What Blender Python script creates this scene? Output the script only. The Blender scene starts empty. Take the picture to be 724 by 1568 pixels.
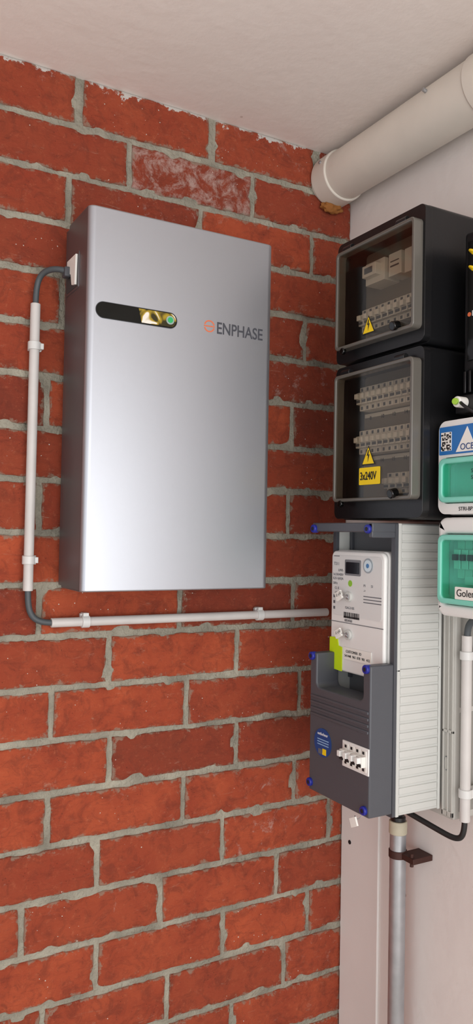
import bpy, bmesh, math, random
from mathutils import Vector, Matrix, noise
random.seed(7)
ZC=1.55
scene=bpy.context.scene
scene.view_settings.view_transform='Standard'
COL=scene.collection
# ------------------------------------------------------------ materials
def lin(c):
    return tuple(((v/255)/12.92 if v/255<=0.04045 else ((v/255+0.055)/1.055)**2.4) for v in c)
def mat(name,col,rough=.5,metal=0.,spec=.5,bump=0.,bscale=60.,var=0.,vscale=6.,alpha=None,coat=0.):
    m=bpy.data.materials.new(name);m.use_nodes=True
    nt=m.node_tree;b=nt.nodes['Principled BSDF']
    c=lin(col)+(1,)
    b.inputs['Base Color'].default_value=c
    b.inputs['Roughness'].default_value=rough;b.inputs['Metallic'].default_value=metal
    b.inputs['Specular IOR Level'].default_value=spec
    b.inputs['Coat Weight'].default_value=coat
    tc=nt.nodes.new('ShaderNodeTexCoord')
    if var>0:
        n=nt.nodes.new('ShaderNodeTexNoise');n.inputs['Scale'].default_value=vscale;n.inputs['Detail'].default_value=6
        nt.links.new(tc.outputs['Object'],n.inputs['Vector'])
        r=nt.nodes.new('ShaderNodeValToRGB');r.color_ramp.elements[0].position=.3;r.color_ramp.elements[1].position=.7
        r.color_ramp.elements[0].color=tuple(v*(1-var) for v in c[:3])+(1,);r.color_ramp.elements[1].color=tuple(min(1,v*(1+var)) for v in c[:3])+(1,)
        nt.links.new(n.outputs['Fac'],r.inputs['Fac']);nt.links.new(r.outputs['Color'],b.inputs['Base Color'])
    if bump>0:
        n=nt.nodes.new('ShaderNodeTexNoise');n.inputs['Scale'].default_value=bscale;n.inputs['Detail'].default_value=8
        nt.links.new(tc.outputs['Object'],n.inputs['Vector'])
        bp=nt.nodes.new('ShaderNodeBump');bp.inputs['Strength'].default_value=bump;bp.inputs['Distance'].default_value=.01
        nt.links.new(n.outputs['Fac'],bp.inputs['Height']);nt.links.new(bp.outputs['Normal'],b.inputs['Normal'])
    return m
def clear(name,col,gloss=.015,rough=.06):
    m=bpy.data.materials.new(name);m.use_nodes=True;nt=m.node_tree
    for n in list(nt.nodes): nt.nodes.remove(n)
    o=nt.nodes.new('ShaderNodeOutputMaterial');mx=nt.nodes.new('ShaderNodeMixShader')
    t=nt.nodes.new('ShaderNodeBsdfTransparent');g=nt.nodes.new('ShaderNodeBsdfGlossy')
    t.inputs['Color'].default_value=lin(col)+(1,);g.inputs['Roughness'].default_value=rough
    f=nt.nodes.new('ShaderNodeLayerWeight');f.inputs['Blend'].default_value=.12
    ma=nt.nodes.new('ShaderNodeMath');ma.operation='MULTIPLY_ADD';ma.inputs[1].default_value=.3;ma.inputs[2].default_value=gloss
    nt.links.new(f.outputs['Facing'],ma.inputs[0]);nt.links.new(ma.outputs[0],mx.inputs[0])
    nt.links.new(t.outputs[0],mx.inputs[1]);nt.links.new(g.outputs[0],mx.inputs[2]);nt.links.new(mx.outputs[0],o.inputs[0])
    return m
# ------------------------------------------------------------ helpers
def group(name,loc):
    e=bpy.data.objects.new(name,None);e.empty_display_size=.05;e.location=(loc[0],loc[1],loc[2]+ZC);COL.objects.link(e);return e
def link(ob,parent):
    COL.objects.link(ob)
    if parent is not None:
        ob.parent=parent;ob.matrix_parent_inverse=Matrix.Translation(-Vector(parent.location))
    return ob
def bev(ob,w,seg=3,ang=35):
    if w>0:
        m=ob.modifiers.new('bevel','BEVEL');m.width=w;m.segments=seg;m.limit_method='ANGLE';m.angle_limit=math.radians(ang);m.harden_normals=False
def smooth(me,ang=40):
    for p in me.polygons:p.use_smooth=True
    try: me.set_sharp_from_angle(angle=math.radians(ang))
    except Exception: pass
def obj(name,bm,m,parent,bevel=0,seg=3,sm=True):
    bmesh.ops.recalc_face_normals(bm,faces=bm.faces)
    me=bpy.data.meshes.new(name);bm.to_mesh(me);bm.free()
    if sm: smooth(me)
    for mm in (m if isinstance(m,(list,tuple)) else [m]): me.materials.append(mm)
    ob=bpy.data.objects.new(name,me);link(ob,parent);bev(ob,bevel,seg);return ob
def addbox(bm,x0,x1,y0,y1,z0,z1):
    vs=[bm.verts.new((x,y,z+ZC)) for x in (x0,x1) for y in (y0,y1) for z in (z0,z1)]
    for f in ((0,1,3,2),(4,6,7,5),(0,4,5,1),(2,3,7,6),(0,2,6,4),(1,5,7,3)): bm.faces.new([vs[i] for i in f])
def box(name,x0,x1,y0,y1,z0,z1,m,parent,bevel=0.,seg=3):
    bm=bmesh.new();addbox(bm,x0,x1,y0,y1,z0,z1);return obj(name,bm,m,parent,bevel,seg)
def boxes(name,lst,m,parent,bevel=0.,seg=2):
    bm=bmesh.new()
    for l in lst: addbox(bm,*l)
    return obj(name,bm,m,parent,bevel,seg)
def mp(pl,a,b,d):
    # 'F' faces -Y: a=x, b=z, d=y ; 'S' faces -X: a=y, b=z, d=x ; 'T' plan: a=x,b=y,d=z
    if pl=='F': return (a,d,b+ZC)
    if pl=='S': return (d,a,b+ZC)
    return (a,b,d+ZC)
def prism(name,pts,d0,d1,pl,m,parent,bevel=0.,seg=3,holes=()):
    bm=bmesh.new()
    loops=[pts]+list(holes)
    if not holes:
        v0=[bm.verts.new(mp(pl,a,b,d0)) for a,b in pts];v1=[bm.verts.new(mp(pl,a,b,d1)) for a,b in pts]
        bm.faces.new(v0);bm.faces.new(v1[::-1]);n=len(pts)
        for i in range(n): bm.faces.new((v0[i],v0[(i+1)%n],v1[(i+1)%n],v1[i]))
    else:
        for d in (d0,d1):
            es=[]
            for L in loops:
                vs=[bm.verts.new(mp(pl,a,b,d)) for a,b in L]
                es+=[bm.edges.new((vs[i],vs[(i+1)%len(vs)])) for i in range(len(vs))]
            bmesh.ops.triangle_fill(bm,use_beauty=True,edges=es)
        for L in loops:
            n=len(L)
            for i in range(n):
                a,b=L[i],L[(i+1)%n]
                bm.faces.new([bm.verts.new(mp(pl,*a,d0)),bm.verts.new(mp(pl,*b,d0)),bm.verts.new(mp(pl,*b,d1)),bm.verts.new(mp(pl,*a,d1))])
        bmesh.ops.remove_doubles(bm,verts=bm.verts,dist=1e-6)
    return obj(name,bm,m,parent,bevel,seg)
def rrect(a0,a1,b0,b1,r,n=6):
    if a0>a1:a0,a1=a1,a0
    if b0>b1:b0,b1=b1,b0
    r=min(r,(a1-a0)/2-1e-5,(b1-b0)/2-1e-5)
    out=[]
    for ca,cb,s in ((a1-r,b1-r,0),(a0+r,b1-r,90),(a0+r,b0+r,180),(a1-r,b0+r,270)):
        for i in range(n+1):
            t=math.radians(s+90*i/n);out.append((ca+r*math.cos(t),cb+r*math.sin(t)))
    return out
def circ(a,b,r,n=32,r2=None): return [(a+r*math.cos(2*math.pi*i/n),b+(r2 or r)*math.sin(2*math.pi*i/n)) for i in range(n)]
def cyl(name,p,q,r,m,parent,n=32,bevel=0,r2=None):
    p=Vector(p);q=Vector(q);d=q-p;bm=bmesh.new()
    bmesh.ops.create_cone(bm,cap_ends=True,segments=n,radius1=r,radius2=r if r2 is None else r2,depth=d.length)
    rot=d.to_track_quat('Z','Y').to_matrix().to_4x4()
    bmesh.ops.transform(bm,matrix=Matrix.Translation((p+q)/2+Vector((0,0,ZC)))@rot,verts=bm.verts)
    return obj(name,bm,m,parent,bevel)
def tube(name,pts,r,m,parent,res=8):
    cu=bpy.data.curves.new(name,'CURVE');cu.dimensions='3D';cu.bevel_depth=r;cu.bevel_resolution=5;cu.use_fill_caps=True;cu.resolution_u=res
    s=cu.splines.new('NURBS');s.points.add(len(pts)-1);s.order_u=min(4,len(pts));s.use_endpoint_u=True
    for i,p in enumerate(pts): s.points[i].co=(p[0],p[1],p[2]+ZC,1)
    cu.materials.append(m);ob=bpy.data.objects.new(name,cu);return link(ob,parent)
def text(name,s,a,b,d,size,pl,m,parent,sx=1.,ext=.0002,off=0.,align='LEFT'):
    cu=bpy.data.curves.new(name,'FONT');cu.body=s;cu.size=size;cu.extrude=ext;cu.offset=off;cu.align_x=align;cu.align_y='CENTER'
    cu.materials.append(m);ob=bpy.data.objects.new(name,cu)
    ob.location=mp(pl,a,b,d);ob.scale=(sx,1,1)
    ob.rotation_euler=(math.pi/2,0,0) if pl=='F' else (math.pi/2,0,-math.pi/2)
    return link(ob,parent)
# ------------------------------------------------------------ brick wall
def brick_mat():
    m=bpy.data.materials.new('brick');m.use_nodes=True;nt=m.node_tree;N=nt.nodes;L=nt.links;b=N['Principled BSDF']
    b.inputs['Roughness'].default_value=.75;b.inputs['Specular IOR Level'].default_value=.25
    tc=N.new('ShaderNodeTexCoord');at=N.new('ShaderNodeAttribute');at.attribute_name='bcol'
    sp=N.new('ShaderNodeSeparateColor');L.new(at.outputs['Color'],sp.inputs[0])
    def noi(s,d=6,rough=.6,vec=None,dist=0.):
        n=N.new('ShaderNodeTexNoise');n.inputs['Scale'].default_value=s;n.inputs['Detail'].default_value=d;n.inputs['Roughness'].default_value=rough;n.inputs['Distortion'].default_value=dist
        L.new(vec or tc.outputs['Object'],n.inputs['Vector']);return n.outputs['Fac']
    def ramp(f,p0,p1,c0=(0,0,0,1),c1=(1,1,1,1)):
        r=N.new('ShaderNodeValToRGB');r.color_ramp.elements[0].position=p0;r.color_ramp.elements[1].position=p1
        r.color_ramp.elements[0].color=c0;r.color_ramp.elements[1].color=c1;L.new(f,r.inputs[0]);return r.outputs[0]
    def mix(f,a,c):
        x=N.new('ShaderNodeMix');x.data_type='RGBA'
        if isinstance(f,float): x.inputs[0].default_value=f
        else: L.new(f,x.inputs[0])
        for i,v in ((6,a),(7,c)):
            if isinstance(v,tuple): x.inputs[i].default_value=v
            else: L.new(v,x.inputs[i])
        return x.outputs[2]
    def mth(op,a,c):
        x=N.new('ShaderNodeMath');x.operation=op
        for i,v in ((0,a),(1,c)):
            if isinstance(v,(int,float)): x.inputs[i].default_value=v
            else: L.new(v,x.inputs[i])
        return x.outputs[0]
    def mapn(rot,sc):
        q=N.new('ShaderNodeMapping');q.inputs['Rotation'].default_value=rot;q.inputs['Scale'].default_value=sc;L.new(tc.outputs['Object'],q.inputs[0]);return q.outputs[0]
    base=mix(ramp(sp.outputs[0],0,1),lin((132,62,46))+(1,),lin((202,96,62))+(1,))
    base=mix(ramp(noi(9,8,.65),.35,.7),base,lin((163,70,48))+(1,))
    base=mix(mth('MULTIPLY',ramp(noi(26,8,.75,dist=1.),.48,.62),.45),base,lin((112,54,42))+(1,))
    base=mix(mth('MULTIPLY',ramp(noi(14,10,.8,mapn((0,0,0),(1,1,6))),.54,.64),.35),base,lin((112,48,36))+(1,))
    base=mix(mth('MULTIPLY',ramp(noi(90,8,.8),.56,.68),.45),base,lin((208,124,90))+(1,))
    sm=ramp(noi(16,12,.82,mapn((0,.5,0),(1,1,3.)),.6),.59,.66)
    base=mix(mth('MULTIPLY',sm,.55),base,lin((190,146,126))+(1,))
    bl=ramp(mth('ADD',noi(20,12,.8,dist=.4),mth('MULTIPLY',sp.outputs[1],.20)),.62,.74)
    base=mix(mth('MULTIPLY',bl,.75),base,lin((206,180,170))+(1,))
    ed=ramp(mth('ADD',noi(38,8,.75),mth('MULTIPLY',sp.outputs[2],.24)),.69,.76)
    base=mix(mth('MULTIPLY',ed,.7),base,lin((164,148,130))+(1,))
    vo=N.new('ShaderNodeTexVoronoi');vo.inputs['Scale'].default_value=70;L.new(tc.outputs['Object'],vo.inputs['Vector'])
    sx=mth('MULTIPLY',mth('LESS_THAN',mth('ADD',vo.outputs['Distance'],mth('MULTIPLY',noi(260,3),.26)),.20),ramp(noi(6,2),.54,.57))
    base=mix(sx,base,lin((228,220,210))+(1,))
    v2=N.new('ShaderNodeTexVoronoi');v2.inputs['Scale'].default_value=120;L.new(tc.outputs['Object'],v2.inputs['Vector'])
    pit=mth('MULTIPLY',mth('LESS_THAN',mth('ADD',v2.outputs['Distance'],mth('MULTIPLY',noi(300,3),.2)),.24),ramp(noi(18,3),.5,.6))
    base=mix(mth('MULTIPLY',pit,.5),base,lin((78,38,30))+(1,))
    sz=N.new('ShaderNodeSeparateXYZ');L.new(tc.outputs['Object'],sz.inputs[0])
    zz=mth('MULTIPLY',mth('SUBTRACT',sz.outputs[2],ZC+.9459-.038),1/.038)
    pn=ramp(mth('ADD',mth('MULTIPLY',noi(30,8,.7),1.),mth('MULTIPLY',zz,.36)),.80,.83)
    base=mix(pn,base,lin((226,222,216))+(1,))
    L.new(base,b.inputs['Base Color'])
    bp=N.new('ShaderNodeBump');bp.inputs['Strength'].default_value=.9;bp.inputs['Distance'].default_value=.006
    hh=mth('ADD',mth('ADD',noi(60,10,.8),mth('MULTIPLY',noi(14,6,.6),1.2)),mth('MULTIPLY',noi(14,10,.8,mapn((0,0,0),(1,1,6))),.6))
    L.new(hh,bp.inputs['Height']);L.new(bp.outputs[0],b.inputs['Normal'])
    return m
M_brick=brick_mat();M_mortar=mat('mortar',(154,150,136),.95,bump=.9,bscale=120,var=.3,vscale=14,spec=.2)
JX={0:[-.709,-.396,-.106],1:[-.595,-.287],2:[-.727,-.422,-.117],3:[-.600,-.305],4:[-.735,-.43,-.133],5:[-.60,-.30],6:[-.762,-.455,-.166],7:[-.61,-.31],
8:[-.772,-.47,-.173],9:[-.60,-.30],10:[-.767,-.455,-.156],11:[-.616,-.308],12:[-.737,-.434,-.133],13:[-.611,-.304],14:[-.740,-.437,-.144],15:[-.633,-.337,-.041],
16:[-.787,-.487,-.190],17:[-.630,-.331,-.100],18:[-.74,-.467,-.166]}
PIT=.106;ZT=.8423;HC=.9459
def brick_wall():
    bm=bmesh.new();cl=bm.loops.layers.float_color.new('bcol')
    nx,nz=260,220;x0,x1=-2.2,0.0;z0,z1=-ZC,HC
    grid=[[None]*(nz+1) for _ in range(nx+1)]
    for i in range(nx+1):
        for j in range(nz+1):
            X=x0+(x1-x0)*i/nx;Z=z0+(z1-z0)*j/nz
            y=.0030+.0024*noise.noise((X*22,3,Z*22))+.0012*noise.noise((X*90,7,Z*90))
            grid[i][j]=bm.verts.new((X,y,Z+ZC))
    for i in range(nx):
        for j in range(nz):
            f=bm.faces.new((grid[i][j],grid[i+1][j],grid[i+1][j+1],grid[i][j+1]));f.material_index=1
    vs=[bm.verts.new((X,y,Z+ZC)) for X in (x0,x1) for y in (.008,.16) for Z in (z0,z1)]
    for f in ((0,1,3,2),(4,6,7,5),(0,4,5,1),(2,3,7,6),(0,2,6,4),(1,5,7,3)):
        bm.faces.new([vs[i] for i in f]).material_index=1
    for c in range(-0,24):
        zt=(HC-.001) if c==0 else ZT-PIT*(c-1)-.0068
        zb=ZT-PIT*c+.0068
        if zb<-ZC: zb=-ZC+.001
        if zt<-ZC+.01: break
        js=list(JX.get(c, JX[12] if c%2==0 else JX[13]))
        while js[0]>-2.1: js.insert(0,js[0]-.305)
        edges=[x0]+[j for j in js if j>x0+.02]+[0.0]
        hj=.0095 if c==0 else .0062
        for k in range(len(edges)-1):
            a=edges[k]+(hj if k else 0);b=edges[k+1]-(hj if k<len(edges)-2 else .001)
            if b-a<.012: continue
            rv=random.random();wh=0.
            if c==1 and k==len(edges)-3: wh=.75
            elif random.random()<.25: wh=random.uniform(.1,.4)
            if c>13: rv=.45+.55*rv
            n1=max(3,int((b-a)/.007));n2=12;sd=random.random()*100
            dy=random.uniform(-.0012,.0012);tl=random.uniform(-.004,.004);
            g=[[None]*(n2+1) for _ in range(n1+1)]
            def ed(X,Z,axis,s): return .0026*noise.noise((X*35+sd,s*7.7,Z*35))+.0016*noise.noise((X*130+sd,s*3.1,Z*130))
            tz0=random.uniform(-.0022,.0022);tz1=random.uniform(-.0022,.0022)
            for i in range(n1+1):
                for j in range(n2+1):
                    u=i/n1;v=j/n2
                    uu=u;vv=.5-.5*math.cos(math.pi*v)
                    if i==1: uu=.0025/(b-a)
                    if i==n1-1: uu=1-.0025/(b-a)
                    X=a+(b-a)*uu;Zb=zb+ed(X,zb,0,1)+tz0*(1-uu)+tz1*uu;Zt=zt+(ed(X,zt,0,2) if c else 0)
                    Z=Zb+(Zt-Zb)*vv
                    if i==0: X+=ed(a,Z,1,3)
                    if i==n1: X+=ed(b,Z,1,4) if k<len(edges)-2 else 0
                    y=-.0025+dy+tl*(u-.5)*.3+.0009*noise.noise((X*40+sd,1,Z*40))+.0005*noise.noise((X*150,1,Z*150))
                    dedge=min(uu*(b-a),(1-uu)*(b-a),vv*(zt-zb),(1-vv)*(zt-zb))
                    y+=.0028*max(0,1-dedge/.0035)**2
                    ch=noise.noise((X*22+sd,9,Z*22))
                    if ch>.25 and dedge<.014: y+=(ch-.25)*.035*(1-dedge/.014)
                    y=max(min(y,.0075),-.0058)
                    g[i][j]=(bm.verts.new((X,y,Z+ZC)),dedge)
            for i in range(n1):
                for j in range(n2):
                    q=[g[i][j],g[i+1][j],g[i+1][j+1],g[i][j+1]]
                    f=bm.faces.new([t[0] for t in q]);f.material_index=0
                    for lp,t in zip(f.loops,q): lp[cl]=(rv,wh,max(0,1-t[1]/.016),1)
            rim=[g[i][0][0] for i in range(n1+1)]+[g[n1][j][0] for j in range(1,n2+1)]+[g[i][n2][0] for i in range(n1-1,-1,-1)]+[g[0][j][0] for j in range(n2-1,0,-1)]
            back=[bm.verts.new((v.co.x,.010,v.co.z)) for v in rim];n=len(rim)
            for i in range(n):
                f=bm.faces.new((rim[i],back[i],back[(i+1)%n],rim[(i+1)%n]));f.material_index=0
                for lp in f.loops: lp[cl]=(rv,wh,1,1)
    me=bpy.data.meshes.new('wall_back');bm.normal_update();bm.to_mesh(me);bm.free()
    for p in me.polygons:p.use_smooth=True
    me.materials.append(M_brick);me.materials.append(M_mortar)
    ob=bpy.data.objects.new('wall_back',me);COL.objects.link(ob)
brick_wall()
# ------------------------------------------------------------ room shell
def plaster(name,c1,c2,stain):
    m=mat(name,c1,.8,bump=.12,bscale=35,spec=.3);nt=m.node_tree;N=nt.nodes;L=nt.links;b=N['Principled BSDF']
    tc=N.new('ShaderNodeTexCoord')
    n=N.new('ShaderNodeTexNoise');n.inputs['Scale'].default_value=1.6;n.inputs['Detail'].default_value=7;L.new(tc.outputs['Object'],n.inputs['Vector'])
    r=N.new('ShaderNodeValToRGB');r.color_ramp.elements[0].position=.35;r.color_ramp.elements[1].position=.68
    r.color_ramp.elements[0].color=lin(c1)+(1,);r.color_ramp.elements[1].color=lin(c2)+(1,);L.new(n.outputs['Fac'],r.inputs[0])
    v=N.new('ShaderNodeTexVoronoi');v.inputs['Scale'].default_value=9;L.new(tc.outputs['Object'],v.inputs['Vector'])
    lt=N.new('ShaderNodeMath');lt.operation='LESS_THAN';lt.inputs[1].default_value=.035;L.new(v.outputs['Distance'],lt.inputs[0])
    x=N.new('ShaderNodeMix');x.data_type='RGBA';L.new(lt.outputs[0],x.inputs[0]);L.new(r.outputs[0],x.inputs[6]);x.inputs[7].default_value=lin(stain)+(1,)
    L.new(x.outputs[2],b.inputs['Base Color']);return m
M_ceil=plaster('ceiling_paint',(236,226,220),(243,236,230),(206,194,186))
M_wall=plaster('wall_paint',(222,214,210),(232,226,221),(180,162,154))
box('ceiling',-3.4,.15,-4.2,.16,HC,HC+.15,M_ceil,None)
box('wall_right',0,.15,-2.3,.16,-ZC,HC,M_wall,None)
box('added_wall_left',-2.5,-2.35,-.9,.0,-ZC,HC,mat('added_wall_paint',(190,178,170),.8,var=.1,vscale=2,bump=.1),None)  # unseen wall added to cut light from the left, kept short
box('floor',-3.4,.15,-4.2,.16,-ZC-.1,-ZC,mat('concrete',(192,186,178),.85,bump=.3,var=.1),None)
box('trim_1',-.006,.0,-.145,-.006,-ZC,-.3,mat('white_board',(230,225,222),.6,var=.03),None,.001)
# ------------------------------------------------------------ shared mats
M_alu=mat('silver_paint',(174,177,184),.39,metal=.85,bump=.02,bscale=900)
M_aludark=mat('silver_chassis_shade',(124,122,126),.42,metal=.8)  # chassis silver; also the darkened copy that shades the shell's left side
M_black=mat('black_plastic',(20,20,22),.32,spec=.5,bump=.03,bscale=200)
M_blackg=mat('gloss_black',(8,8,8),.12)
M_cable=mat('cable_grey',(70,76,80),.5)
M_cblack=mat('cable_black',(25,25,26),.45)
M_pvc=mat('conduit_pvc',(200,196,193),.45,var=.05,vscale=20)
M_clip=mat('clip_plastic',(208,208,206),.35)
M_drain=mat('drain_pvc',(218,211,200),.5,var=.05,vscale=9,bump=.02)
M_white=mat('white_plastic',(228,228,226),.35)
M_offw=mat('ribbed_plastic',(196,197,193),.5,var=.03)
M_dgrey=mat('dark_grey_plastic',(70,72,78),.45,bump=.05,bscale=400)
M_dgrey2=mat('recess_grey',(92,94,98),.5)
M_blue=mat('blue_cap',(30,40,140),.35)
M_yel=mat('yellow_label',(240,205,20),.5)
M_lime=mat('lime_label',(196,224,20),.5)
M_ink=mat('ink',(25,25,28),.6)
M_ink2=mat('grey_ink',(95,98,104),.6)
M_orange=mat('logo_orange',(214,110,70),.45)
M_dtext=mat('text_grey',(64,66,74),.5)
M_brass=mat('foam',(150,95,40),.8,bump=.6,bscale=80)
M_steel=mat('galvanised',(176,178,182),.35,metal=.7,var=.1,vscale=30)
M_label=mat('white_label',(236,234,228),.5)
# ------------------------------------------------------------ drain pipe
g=group('drain_pipe',(-.066,-.8,.872))
cyl('pipe',(-.066,.0,.872),(-.066,-2.25,.872),.058,M_drain,g,64)
cyl('coupling',(-.066,-.0065,.872),(-.066,-.062,.872),.0625,M_drain,g,64,.003)
cyl('coupling_2',(-.066,-.50,.872),(-.066,-.56,.872),.0605,M_drain,g,64,.003)
for i,y in enumerate((-.04,-.40)):
    cyl('screw_%d'%i,(-.12,y,.895),(-.1275,y,.897),.004,M_steel,g,12)
bm=bmesh.new();bmesh.ops.create_icosphere(bm,subdivisions=4,radius=1)
for v in bm.verts:
    n=1+.35*noise.noise(v.co*2.3);v.co=Vector((v.co.x*.03*n-.07,v.co.y*.012*n-.016,v.co.z*.014*n+.806+ZC))
obj('foam_seal',bm,M_brass,g)
# ------------------------------------------------------------ home battery
BX0,BX1,BZ0,BZ1,BF,BB=-.739,-.334,-.115,.611,-.175,-.022
g=group('home_battery',((BX0+BX1)/2,BF,(BZ0+BZ1)/2))
def plan(x0,x1,yf,yb,r,n=10):
    out=[(x0,yb)]
    for i in range(n+1):
        t=math.radians(180+90*i/n);out.append((x0+r+r*math.cos(t),yf+r+r*math.sin(t)))
    for i in range(n+1):
        t=math.radians(270+90*i/n);out.append((x1-r+r*math.cos(t),yf+r+r*math.sin(t)))
    out.append((x1,yb));return out
slot=rrect(-.722,-.556,.400,.430,.0149,10)
sh=prism('shell',plan(BX0,BX1,BF,-.05,.014),BZ0,BZ1,'T',[M_alu,M_aludark],g,.003,4)
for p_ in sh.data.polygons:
    if p_.normal.x<-.97 and abs(p_.normal.z)<.1: p_.material_index=1  # same metal as the front; side shade is put into the colour
box('chassis',BX0+.003,BX1-.003,-.05,BB,BZ0+.004,BZ1-.004,M_aludark,g,.002)
box('mount_rail',BX0+.05,BX1-.05,BB,-.0062,BZ0+.05,BZ1-.05,M_steel,g)
prism('slot_rim',rrect(-.7230,-.5550,.3990,.4310,.0159,10),BF-.0006,BF+.001,'F',M_dgrey,g)
prism('status_slot',slot,BF-.0012,BF+.001,'F',mat('slot_black',(4,5,4),.12,spec=.3),g)
mg=mat('slot_painted_reflection',(150,130,60),.3,metal=.3)
ntm=mg.node_tree;b_=ntm.nodes['Principled BSDF'];tc=ntm.nodes.new('ShaderNodeTexCoord');w=ntm.nodes.new('ShaderNodeTexNoise');w.inputs['Scale'].default_value=34;w.inputs['Detail'].default_value=1;w.inputs['Distortion'].default_value=1.2
r_=ntm.nodes.new('ShaderNodeValToRGB');cr=r_.color_ramp;cr.elements[0].position=.40;cr.elements[0].color=lin((52,46,14))+(1,);cr.elements[1].position=.66;cr.elements[1].color=lin((240,235,225))+(1,)  # gold reflection and white highlight painted in as noise colours
e=cr.elements.new(.5);e.color=lin((150,128,30))+(1,)
e=cr.elements.new(.58);e.color=lin((176,150,40))+(1,)
ntm.links.new(tc.outputs['Object'],w.inputs['Vector']);ntm.links.new(w.outputs['Fac'],r_.inputs[0]);ntm.links.new(r_.outputs[0],b_.inputs['Base Color'])
rr=[(-.637,.4285),(-.6305,.402)]+[(a,b) for a,b in rrect(-.60,-.558,.402,.4285,.0131,10) if a>-.585]
rr=sorted(rr,key=lambda p:math.atan2(p[1]-.415,p[0]+.60))
prism('slot_window',rr,BF-.0018,BF-.001,'F',mg,g)
cyl('led_ring',(-.571,BF-.0015,.415),(-.571,BF-.0032,.415),.0085,mat('led_ring',(150,170,165),.3),g,32)
cyl('led',(-.571,BF-.003,.415),(-.571,BF-.0042,.415),.0055,mat('led_green',(40,170,100),.3),g,32)
text('lettering','ENPHASE',-.4675,.4145,BF-.0004,.0335,'F',M_dtext,g,sx=.79,off=.0004)
def arc(name,cx_,cz_,r,w,a0,a1,d0,d1,m,g):
    n=24;o=[(cx_+r*math.cos(math.radians(a0+(a1-a0)*i/n)),cz_+r*math.sin(math.radians(a0+(a1-a0)*i/n))) for i in range(n+1)]
    i_=[(cx_+(r-w)*math.cos(math.radians(a1-(a1-a0)*i/n)),cz_+(r-w)*math.sin(math.radians(a1-(a1-a0)*i/n))) for i in range(n+1)]
    prism(name,o+i_,d0,d1,'F',m,g)
lx,lz=-.4835,.4165
arc('logo_arc_1',lx,lz,.0122,.0026,16,164,BF-.0005,BF+.0005,M_orange,g)
arc('logo_arc_2',lx,lz,.0122,.0026,196,344,BF-.0005,BF+.0005,M_orange,g)
prism('logo_bar',[(lx-.0122,lz-.0012),(lx+.0122,lz-.0012),(lx+.0122,lz+.0012),(lx-.0122,lz+.0012)],BF-.0005,BF+.0005,'F',M_orange,g)
prism('port_rim',rrect(-.122,-.043,.466,.540,.006),BX0-.0015,BX0+.002,'S',M_aludark,g,.0005)
prism('port_recess',rrect(-.117,-.048,.471,.535,.005),BX0-.0022,BX0+.001,'S',mat('port_dark',(60,62,64),.6),g)
prism('port_bracket',[(-.116,.533),(-.060,.533),(-.058,.512),(-.085,.500),(-.092,.478),(-.113,.474)],BX0-.006,BX0-.001,'S',M_label,g,.001)
box('cable_gland',BX0-.016,BX0-.002,-.080,-.060,.498,.518,M_dgrey,g,.003)
# ------------------------------------------------------------ conduit on brick wall
g=group('cable_conduit',(-.795,-.018,-.12))
cyl('vertical_tube',(-.795,-.02,.451),(-.796,-.02,-.122),.0098,M_pvc,g,24,.001)
cyl('horizontal_tube',(-.748,-.02,-.187),(-.07,-.02,-.188),.0095,M_pvc,g,24,.001)
tube('battery_cable',[(-.795,-.02,.44),(-.795,-.02,.475),(-.793,-.025,.505),(-.778,-.05,.517),(-.757,-.07,.514),(-.742,-.071,.508)],.0060,M_cable,g)
tube('corner_cable',[(-.796,-.02,-.11),(-.796,-.02,-.145),(-.792,-.02,-.172),(-.772,-.02,-.186),(-.74,-.02,-.187)],.0062,M_cable,g)
def clip(nm,x,z,vert):
    R=.0128
    cyl('clip_ring_'+nm,(x,-.02,z-.008) if vert else (x-.008,-.02,z),(x,-.02,z+.008) if vert else (x+.008,-.02,z),R,M_clip,g,24,.001)
    if vert: boxes('clip_base_'+nm,[(x-.010,x+.016,-.016,-.006,z-.009,z+.009),(x+.010,x+.018,-.026,-.006,z-.006,z+.006)],M_clip,g,.001)
    else: boxes('clip_base_'+nm,[(x-.009,x+.009,-.016,-.006,z-.010,z+.016),(x-.006,x+.006,-.026,-.006,z+.008,z+.018)],M_clip,g,.001)
clip('a',-.7955,.366,True);clip('b',-.796,-.061,True);clip('c',-.677,-.187,False);clip('d',-.261,-.188,False)
# ------------------------------------------------------------ black distribution boxes
M_smoke=clear('smoked_cover',(232,227,220))
M_inner=mat('inner_plate',(140,134,124),.6,var=.06)
M_brk=mat('breaker_body',(228,226,220),.45)
def module(lst_w,lst_b,lst_d,y0,y1,z,n,xf,h=.042):
    w=(y0-y1)/n
    for i in range(n):
        a=y0-w*i;b=a-w+.0014
        lst_w.append((xf,xf+.04,b,a,z-h/2,z+h/2))
        lst_w.append((xf-.010,xf,b+.001,a-.001,z-h*.25,z+h*.25))
        lst_b.append((xf-.018,xf-.009,b+w*.2,a-w*.2,z-.002,z+.009))
        lst_d.append((xf-.0005,xf+.001,b+w*.3,a-w*.3,z+h*.32,z+h*.45))
        lst_d.append((xf-.0005,xf+.001,b+w*.3,a-w*.3,z-h*.45,z-h*.32))
        lst_d.append((xf-.0112,xf-.009,b+w*.15,a-w*.15,z-.009,z-.0035))
def triangle(nm,y,z,s,x,g):
    h=s*.9
    prism('warning_triangle_'+nm,[(y-s*.5,z-h*.45),(y+s*.5,z-h*.45),(y,z+h*.55)],x-.0006,x,'S',M_ink,g)
    k=.84;prism('warning_yellow_'+nm,[(y-s*.5*k,z-h*.40),(y+s*.5*k,z-h*.40),(y,z+h*.55*k-.0002)],x-.0009,x,'S',M_yel,g)
    bz=[(0,.32),(-.12,.02),(-.01,.05),(-.03,-.30),(.12,.10),(.02,.07),(.06,.32)]
    prism('warning_bolt_'+nm,[(y-a*s*.9,z+b*s*.9) for a,b in bz],x-.0012,x,'S',M_ink,g)
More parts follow.
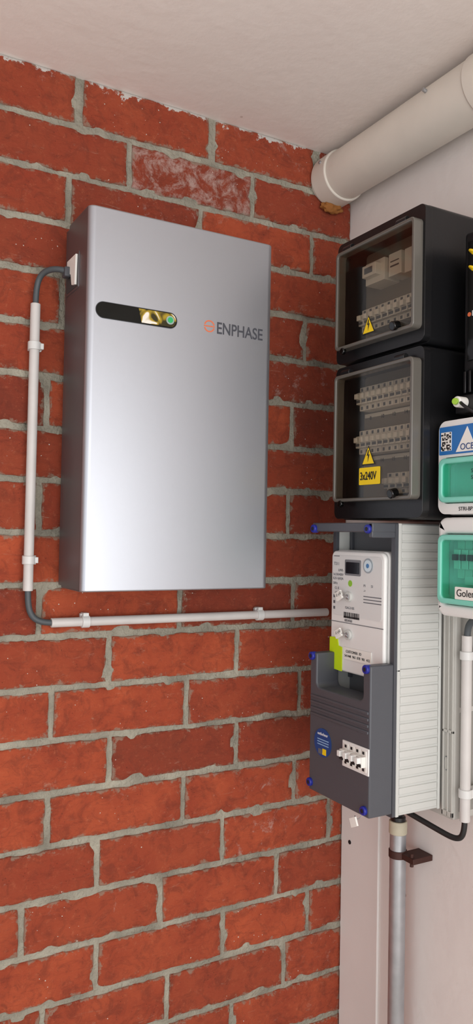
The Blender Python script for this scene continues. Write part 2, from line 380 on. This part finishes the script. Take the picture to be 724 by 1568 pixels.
M_lide=mat('lid_edge',(98,94,88),.25,spec=.6)
def enclosure(z0,z1,lz0,lz1,name):
    g=group(name,(-.2,-.36,(z0+z1)/2))
    ya,yb=-.225,-.487
    prism('housing',rrect(yb,ya,z0,z1,.012),-.185,-.002,'S',M_black,g,.003,3,holes=[rrect(yb+.012,ya-.012,z0+.016,z1-.016,.008)])
    prism('back_plate',rrect(yb+.012,ya-.012,z0+.014,z1-.014,.004),-.135,-.128,'S',M_inner,g)
    prism('flange',rrect(yb-.004,ya+.004,z0+.002,z1-.002,.014),-.200,-.183,'S',M_black,g,.003,3,holes=[rrect(yb+.014,ya-.014,lz0+.004,lz1-.004,.008)])
    prism('lid_frame',rrect(yb+.002,ya-.018,lz0,lz1,.010),-.222,-.199,'S',M_lide,g,.002,3,holes=[rrect(yb+.009,ya-.025,lz0+.007,lz1-.007,.006)])
    prism('lid_window',rrect(yb+.0085,ya-.0245,lz0+.0065,lz1-.0065,.006),-.219,-.2165,'S',M_smoke,g)
    for i,y in enumerate((yb+.045,ya-.05)):
        cyl('hinge_%d'%i,(-.212,y-.014,lz1+.004),(-.212,y+.014,lz1+.004),.007,M_black,g,16,.001)
    cyl('latch_1',(-.216,yb+.050,lz0+.014),(-.232,yb+.050,lz0+.010),.009,M_blackg,g,24,.002)
    cyl('latch_2',(-.216,ya-.045,lz0-.004),(-.224,ya-.045,lz0-.004),.007,M_blackg,g,24,.002)
    return g
W=[];B=[];D=[]
g=enclosure(.36,.622,.385,.592,'fuse_box')
module(W,B,D,-.262,-.436,.452,9,-.165,.048)
W+= [(-.175,-.128,-.345,-.285,.520,.566),(-.190,-.17,-.335,-.292,.532,.556),(-.170,-.128,-.39,-.352,.522,.568),(-.165,-.128,-.43,-.394,.520,.568)]
D+= [(-.191,-.19,-.325,-.300,.538,.550),(-.171,-.17,-.383,-.358,.540,.543),(-.171,-.17,-.383,-.358,.550,.552)]
boxes('modules',W,M_brk,g,.001);boxes('levers',B,M_label,g,.001);boxes('terminals',D,M_ink2,g)
box('din_rail',-.130,-.124,-.47,-.245,.46,.47,M_steel,g)
triangle('a',-.353,.417,.040,-.2195,g)
W=[];B=[];D=[]
g=enclosure(.032,.356,.068,.332,'fuse_box')
module(W,B,D,-.258,-.438,.287,10,-.165,.050)
module(W,B,D,-.258,-.438,.195,10,-.165,.050)
module(W,B,D,-.350,-.430,.105,4,-.165)
boxes('modules',W,M_brk,g,.001);boxes('levers',B,M_label,g,.001);boxes('terminals',D,M_ink2,g)
for z in (.287,.195,.105):
    box('label_strip_%d'%int(z*1000),-.140,-.134,-.44,-.245,z-.036,z-.028,M_label,g)
for i in range(5):
    text('number_%d'%i,str(8+i*2),-.262-i*.036,.249,-.1405,.011,'S',M_ink,g)
    text('numberb_%d'%i,str(13+i),-.262-i*.036,.157,-.1405,.011,'S',M_ink,g)
triangle('b',-.358,.156,.042,-.2195,g)
prism('voltage_label',rrect(-.394,-.330,.100,.134,.002),-.2203,-.2192,'S',M_yel,g)
text('voltage_text','3x240V',-.3335,.1165,-.2208,.022,'S',M_ink,g,sx=.74,off=.0004)
# ------------------------------------------------------------ electricity meter cabinet
MN,MF=-.426,-.231
g=group('meter_cabinet',(-.2,-.33,-.26))
prism('base_shell',rrect(MN,MF,-.530,.024,.004),-.200,-.092,'S',M_offw,g,.002,2,holes=[rrect(MN+.012,MF-.006,-.515,.012,.004)])
box('rear_plate',-.094,-.089,MN+.004,MF-.004,-.525,.02,M_offw,g)
ribs=[];z=-.524
while z<.012:
    if abs(z+.256)>.008: ribs.append((-.192,-.096,MN-.0022,MN+.001,z,z+.0125))
    z+=.0172
boxes('side_ribs',ribs,M_offw,g,.0012,2)
boxes('side_edges',[(-.2,-.193,MN-.003,MN+.001,-.530,.024),(-.095,-.089,MN-.003,MN+.001,-.530,.024),(-.2,-.092,MN-.003,MN+.001,-.2575,-.2535)],M_offw,g,.001)
prism('front_frame',rrect(MN-.001,MF+.002,-.531,.025,.004),-.207,-.199,'S',M_dgrey,g,.0015,2,holes=[rrect(MN+.011,MF-.008,-.515,.010,.004)])
box('mount_board',-.165,-.158,MN+.01,MF-.006,-.51,.012,M_dgrey2,g)
boxes('board_ridges',[(-.172,-.164,MN+.012,MN+.020,-.3,.01),(-.172,-.164,MF-.016,MF-.008,-.3,.01)],M_dgrey,g,.001)
def ucover():
    a0,a1=MN,MF;zb,zt=-.524,-.243;w=.022;zi=-.312;r=.012
    pts=[(a0,zb),(a1,zb),(a1,zt),(a1-w,zt)]
    for i in range(7):
        t=math.radians(0-90*i/6);pts.append((a1-w-r+r*math.cos(t),zi+r+r*math.sin(t)))
    for i in range(7):
        t=math.radians(270-90*i/6);pts.append((a0+w+r+r*math.cos(t),zi+r+r*math.sin(t)))
    pts+=[(a0+w,zt),(a0,zt)]
    return pts
M_cov=mat('cover_grey',(76,78,84),.42,bump=.06,bscale=500)
prism('lower_cover',ucover(),-.262,-.206,'S',M_cov,g,.003,3)
boxes('cover_ridges',[(-.2645,-.261,MN+.004,MF-.004,z_,z_+.006) for z_ in (-.334,-.346,-.358,-.370)],M_cov,g,.0015)
boxes('top_bar',[(-.262,-.206,MN,MF,.006,.024),(-.262,-.170,MN+.001,MN+.012,-.004,.0235)],M_cov,g,.002)
caps=[(MF-.008,.012),(MN+.011,.012),(MF-.008,-.250),(MN+.011,-.250),(MF-.006,-.508),(MN+.013,-.512)]
for i,(y,z) in enumerate(caps):
    cyl('blue_screw_%d'%i,(-.255,y,z),(-.268,y,z),.0085,M_blue,g,24,.002)
    cyl('screw_slot_%d'%i,(-.267,y,z),(-.2685,y,z),.004,M_ink,g,12)
prism('round_sticker',circ(-.279,-.419,.0285,40),-.2635,-.262,'S',mat('sticker_blue',(22,66,128),.4),g)
text('sticker_text','netbeheer',-.262,-.402,-.2637,.0085,'S',M_white,g)
boxes('sticker_lines',[(-.2639,-.2632,-.300,-.262,-.414-i*.005,-.412-i*.005) for i in range(3)],mat('pale_blue',(140,175,210),.5),g)
box('sticker_code',-.264,-.263,-.292,-.280,-.442,-.430,M_yel,g);box('sticker_code_2',-.264,-.263,-.278,-.266,-.442,-.432,M_ink2,g)
boxes('breaker_recess',[(-.2645,-.2615,-.426,-.346,-.446,-.396)],M_white,g,.001)
Wb=[];Bb=[];Db=[]
module(Wb,Bb,Db,-.350,-.422,-.421,4,-.2655,.040)
boxes('breaker_modules',[(a,min(b,-.2615),c,d,e_,f_) for a,b,c,d,e_,f_ in Wb],M_brk,g,.001);boxes('breaker_levers',Bb,M_white,g,.001);boxes('breaker_terminals',Db,M_ink,g)
tube('seal_wire',[(-.255,-.405,-.515),(-.262,-.405,-.53),(-.268,-.395,-.538),(-.262,-.385,-.53)],.0008,M_steel,g)
prism('seal_tag',[(-.395,-.528),(-.377,-.536),(-.384,-.552),(-.402,-.543)],-.270,-.266,'S',M_label,g,.0005)
# the meter
g=group('electricity_meter',(-.21,-.32,-.155))
y0,y1,z0,z1=-.234,-.409,-.281,-.031
prism('body',rrect(y1,y0,z0,z1,.014),-.205,-.1655,'S',M_white,g,.003)
prism('face',rrect(y1+.002,y0-.002,z0+.002,z1-.002,.014),-.216,-.206,'S',M_white,g,.004,4)
F=-.2163
prism('panel_inset',rrect(y1+.008,y0-.008,-.165,-.042,.008),F-.0006,F,'S',mat('meter_panel',(216,217,216),.4),g)
prism('lcd_bezel',rrect(-.336,-.284,-.082,-.050,.003),F-.0014,F,'S',mat('lcd_bezel',(120,122,126),.4),g)
prism('lcd',rrect(-.332,-.288,-.078,-.055,.002),F-.002,F,'S',mat('lcd',(26,28,34),.15),g)
prism('optical_ring',circ(-.359,-.060,.0145),F-.0022,F,'S',mat('ring_grey',(150,158,164),.35),g)
prism('optical_ring_2',circ(-.359,-.060,.0115),F-.0026,F,'S',mat('ring_pale',(205,220,228),.35),g)
prism('optical_port',circ(-.359,-.060,.0045),F-.003,F,'S',mat('ring_blue',(70,120,170),.35),g)
prism('green_dot',circ(-.302,-.098,.0065),F-.001,F,'S',mat('green_dot',(140,190,60),.4),g)
text('t1','T211',-.246,-.060,F-.0008,.009,'S',M_ink2,g)
text('t2','kWh',-.262,-.073,F-.0008,.008,'S',M_ink2,g)
for i,(yy,zz,s) in enumerate([(-.244,-.082,'3x230/400V'),(-.244,-.090,'0,25-5(60)A'),(-.244,-.100,'50Hz'),(-.25,-.110,'Cl. B'),(-.25,-.120,'1000 imp'),(-.345,-.100,'P1'),(-.368,-.100,'S1'),(-.345,-.110,'->'),(-.285,-.148,'1SAG3105'),(-.285,-.174,'0024765')]):
    text('txt_%d'%i,s,yy,zz,F-.0008,.0072,'S',M_ink2,g)
boxes('print_marks',[(F-.0009,F,-.252,-.246,-.130-.012*i,-.124-.012*i) for i in range(3)]+[(F-.0009,F,-.400,-.345,-.1215-.006*i,-.1198-.006*i) for i in range(3)]+[(F-.0009,F,-.265,-.246,-.0445,-.043)],M_ink2,g)
bars=[];yy=-.282
while yy>-.332:
    w_=random.choice([.0008,.0014,.002]);bars.append((F-.0009,F,yy-w_,yy,-.169,-.157));yy-=w_+random.choice([.0008,.0015])
boxes('barcode',bars,M_ink,g)
for i,(yy,zz) in enumerate([(-.282,-.125),(-.282,-.202)]):
    cyl('seal_post_%d'%i,(F,yy-.018,zz),(F-.006,yy-.018,zz),.010,M_offw,g,24,.001)
    cyl('seal_screw_%d'%i,(F-.005,yy-.018,zz),(F-.008,yy-.018,zz),.005,M_steel,g,16)
    prism('seal_tag_%d'%i,[(yy+.016,zz+.004),(yy-.002,zz+.013),(yy-.010,zz-.002),(yy+.008,zz-.011)],F-.014,F-.009,'S',M_label,g,.0006)
    tube('seal_loop_%d'%i,[(F-.01,yy-.004,zz),(F-.016,yy-.016,zz+.008),(F-.010,yy-.03,zz),(F-.006,yy-.02,zz-.006)],.0007,M_steel,g)
    for k in range(3): text('scribble_%d_%d'%(i,k),'1-1/'[k:k+2],yy+.010-.006*k,zz+.001+.003*k,F-.0145,.009,'S',M_ink,g)
prism('lime_sticker',[(-.228-.008,-.213),(-.262,-.211),(-.266,-.228),(-.278,-.230),(-.278,-.279),(-.236,-.277)],F-.0016,F,'S',M_lime,g)
text('lime_text','<',-.242,-.262,F-.002,.014,'S',mat('lime_ink',(120,150,30),.5),g)
prism('address_label',rrect(-.372,-.285,-.252,-.228,.001),F-.0016,F,'S',M_label,g)
text('lab1','CUSTOMER  ID',-.292,-.236,F-.002,.0075,'S',M_ink,g);text('lab2','541448  965  078  901  412',-.288,-.245,F-.002,.0072,'S',M_ink,g)
prism('terminal_seam',[(y1+.003,-.1795),(y0-.003,-.1795),(y0-.003,-.1783),(y1+.003,-.1783)],F-.0006,F,'S',M_ink2,g)
# ------------------------------------------------------------ mounting plate behind
g=group('mounting_plate',(-.04,-.42,-.26))
prism('panel',rrect(-.460,-.25,-.545,-.01,.006),-.082,-.002,'S',mat('plate_grey',(182,180,174),.5),g,.002)
PG=bpy.data.materials['plate_grey']
boxes('rails',[(-.086,-.081,-.458,-.454,-.54,-.012),(-.086,-.081,-.446,-.443,-.54,-.012),(-.086,-.081,-.434,-.430,-.54,-.012),(-.086,-.081,-.458,-.430,-.142,-.135),(-.086,-.081,-.458,-.430,-.38,-.374),(-.086,-.081,-.458,-.430,-.54,-.53)],PG,g,.001)
boxes('edge_slots',[(-.07,-.014,-.4612,-.459,z_,z_+.19) for z_ in (-.53,-.33)],mat('slot_shadow',(140,138,132),.6),g,.001)
prism('oval_mark',circ(-.439,-.44,.005,24,.014),-.0835,-.081,'S',M_ink2,g)
prism('oval_mark_in',circ(-.439,-.44,.0038,24,.0125),-.084,-.081,'S',PG,g)
# ------------------------------------------------------------ small breaker enclosures (teal windows)
M_teal=clear('teal_window',(196,242,232),.03,.06)
M_tealf=mat('teal_frame',(128,208,190),.25)
def small(name,z0,z1,wz0,wz1):
    g=group(name,(-.1,-.585,(z0+z1)/2));ya,yb=-.499,-.68
    prism('housing',rrect(yb,ya,z0,z1,.018,8),-.150,-.002,'S',M_white,g,.004,4,holes=[rrect(yb+.016,ya-.012,wz0+.006,wz1-.006,.012)])
    prism('front',rrect(yb+.001,ya-.001,z0+.001,z1-.001,.018,8),-.170,-.149,'S',M_white,g,.006,4,holes=[rrect(yb+.014,ya-.010,wz0,wz1,.014)])
    prism('window_frame',rrect(yb+.016,ya-.008,wz0+.002,wz1-.002,.013,8),-.178,-.155,'S',M_tealf,g,.003,3,holes=[rrect(yb+.026,ya-.018,wz0+.012,wz1-.012,.008)])
    prism('window',rrect(yb+.025,ya-.017,wz0+.011,wz1-.011,.008),-.176,-.173,'S',M_teal,g)
    prism('inner_back',rrect(yb+.012,ya-.010,wz0-.004,wz1+.004,.004),-.140,-.130,'S',M_white,g)
    return g
g=small('breaker_enclosure',.040,.212,.060,.144)
prism('info_label',rrect(-.60,-.503,.149,.200,.002),-.1712,-.170,'S',mat('label_blue',(40,110,180),.4),g)
prism('qr_code',rrect(-.534,-.508,.156,.190,.001),-.172,-.171,'S',M_label,g)
q=[];random.seed(3)
for i in range(9):
    for j in range(12):
        if random.random()<.5: q.append((-.1726,-.1719,-.533+.0027*i,-.5303+.0027*i,.1565+.0027*j,.1592+.0027*j))
boxes('qr_modules',q,M_ink,g)
prism('logo_white',[(-.545,.152),(-.595,.152),(-.572,.196)],-.172,-.171,'S',M_label,g)
text('logo_txt','OCB',-.556,.160,-.1725,.016,'S',mat('label_navy',(20,60,120),.4),g)
text('model_txt','SL48F72',-.552,.120,-.1408,.010,'S',M_ink,g);text('model_txt2','STRI 6mm',-.552,.108,-.1408,.010,'S',M_ink,g)
text('model_txt3','STRI-BP3040',-.552,.050,-.1705,.010,'S',M_ink,g)
g=small('breaker_enclosure',-.144,.036,-.122,.006)
W=[];B=[];D=[];module(W,B,D,-.53,-.64,-.04,6,-.150,.07)
boxes('modules',[(a,min(b,-.1405),c,d,e_,f_) for a,b,c,d,e_,f_ in W],M_brk,g,.001);boxes('levers',B,M_black,g,.001)
boxes('labels',[(-.1515,-.150,-.63,-.55,-.085,-.070)],M_label,g)
prism('name_label',rrect(-.61,-.552,-.110,-.088,.002),-.1775,-.176,'S',M_label,g)
text('name_txt','Golem',-.556,-.099,-.178,.018,'S',M_ink,g)
# ------------------------------------------------------------ black finned controller
g=group('inverter_gateway',(-.08,-.63,.43))
box('housing',-.140,-.002,-.72,-.528,.30,.56,M_black,g,.008,4)
boxes('fins',[(-.145+.0,-.01,-.535-.012*i-.005,-.535-.012*i,.262,.302) for i in range(15)],M_black,g,.001)
boxes('face_panel',[(-.1425,-.139,-.71,-.54,.32,.54)],M_blackg,g,.003)
text('brand','EN',-.552,.405,-.1432,.014,'S',M_white,g)
prism('brand_ring',circ(-.546,.405,.004,20),-.1434,-.1425,'S',M_orange,g)
for i,z in enumerate((.515,.485)):
    tube('gland_wire_%d'%i,[(-.140,-.552,z),(-.155,-.556,z+.004),(-.165,-.562,z),(-.160,-.575,z-.006)],.0025,M_yel,g)
g=group('antenna_plug',(-.17,-.55,.24))
cyl('plug',(-.150,-.545,.243),(-.172,-.545,.243),.010,M_label,g,20,.002)
cyl('plug_tip',(-.172,-.545,.243),(-.178,-.547,.243),.006,mat('green_plug',(150,190,60),.4),g,16,.001)
tube('lead',[(-.16,-.545,.243),(-.18,-.56,.24),(-.185,-.58,.225),(-.16,-.60,.21)],.003,M_cblack,g)
box('plug_bracket',-.150,-.002,-.60,-.52,.225,.258,M_black,g,.003)
# ------------------------------------------------------------ right conduit & cables
g=group('cable_conduit',(-.075,-.481,-.36))
cyl('tube',(-.075,-.482,-.188),(-.075,-.481,-.540),.0098,M_pvc,g,24,.001)
tube('upper_cable',[(-.075,-.482,-.20),(-.075,-.482,-.175),(-.077,-.492,-.158),(-.08,-.515,-.15),(-.08,-.56,-.146)],.0065,M_cable,g)
tube('lower_cable',[(-.075,-.481,-.53),(-.075,-.481,-.565),(-.078,-.470,-.580),(-.085,-.44,-.576),(-.10,-.38,-.562),(-.12,-.33,-.548),(-.125,-.315,-.528)],.0055,M_cblack,g)
for i,z in enumerate((-.226,-.487)):
    cyl('clip_ring_%d'%i,(-.075,-.4815,z-.008),(-.075,-.4815,z+.008),.0128,M_clip,g,24,.001)
    box('clip_stem_%d'%i,-.068,-.001,-.492,-.470,z-.008,z+.008,M_clip,g,.001)
g=group('service_pipe',(-.05,-.262,-1.0))
cyl('pipe',(-.05,-.264,-.625),(-.05,-.264,-ZC),.0175,M_steel,g,32)
cyl('socket',(-.05,-.264,-.640),(-.05,-.264,-.612),.0195,mat('beige_socket',(190,182,160),.5,var=.1,vscale=30),g,32,.002)
cyl('cap',(-.05,-.264,-.614),(-.05,-.264,-.602),.016,M_black,g,32,.003)
tube('supply_cable',[(-.05,-.264,-.62),(-.05,-.264,-.59),(-.07,-.275,-.560),(-.11,-.29,-.545),(-.12,-.29,-.527)],.010,M_cblack,g)
M_rust=mat('dark_steel',(70,42,36),.6,metal=.4)
cyl('clamp_ring',(-.05,-.264,-.690),(-.05,-.264,-.674),.0195,M_rust,g,32,.001)
box('clamp_arm',-.055,-.001,-.318,-.275,-.688,-.676,M_rust,g,.001)
cyl('clamp_bolt',(-.05,-.308,-.695),(-.05,-.308,-.668),.004,M_rust,g,12)
g=group('screw_hole',(-.007,-.03,-.75));cyl('hole',(-.0075,-.04,-.745),(-.006,-.04,-.745),.005,M_ink,g,12)
# ------------------------------------------------------------ light
w=bpy.data.worlds.new('world');scene.world=w;w.use_nodes=True
bg=w.node_tree.nodes['Background'];bg.inputs[0].default_value=(.95,.97,1.0,1);bg.inputs[1].default_value=1.83
def area(name,loc,tgt,sx,sy,e,col):
    l=bpy.data.lights.new(name,'AREA');l.shape='RECTANGLE';l.size=sx;l.size_y=sy;l.energy=e;l.color=col
    o=bpy.data.objects.new(name,l);o.location=(loc[0],loc[1],loc[2]+ZC)
    d=Vector(tgt)-Vector(loc);o.rotation_euler=d.to_track_quat('-Z','Y').to_euler();COL.objects.link(o)
area('doorway_daylight',(-.6,-3.9,-.35),(-.6,0,-.35),3.0,1.8,58,(1,.98,.95))
# ------------------------------------------------------------ camera
f,ps,th,ro=1200.3,.5092,.0268,.0181
Fv=Vector((math.sin(ps)*math.cos(th),math.cos(ps)*math.cos(th),math.sin(th)))
R0=Vector((math.cos(ps),-math.sin(ps),0));U0=R0.cross(Fv)
Rv=R0*math.cos(ro)+U0*math.sin(ro);Uv=-R0*math.sin(ro)+U0*math.cos(ro)
cam=bpy.data.cameras.new('camera');co=bpy.data.objects.new('camera',cam);COL.objects.link(co)
M=Matrix.Identity(4)
for i in range(3): M[i][0]=Rv[i];M[i][1]=Uv[i];M[i][2]=-Fv[i]
M[0][3],M[1][3],M[2][3]=-1.1964,-1.5783,ZC
co.matrix_world=M
cam.sensor_fit='VERTICAL';cam.sensor_height=36;cam.lens=36*f/1568;cam.clip_start=.02
scene.camera=co
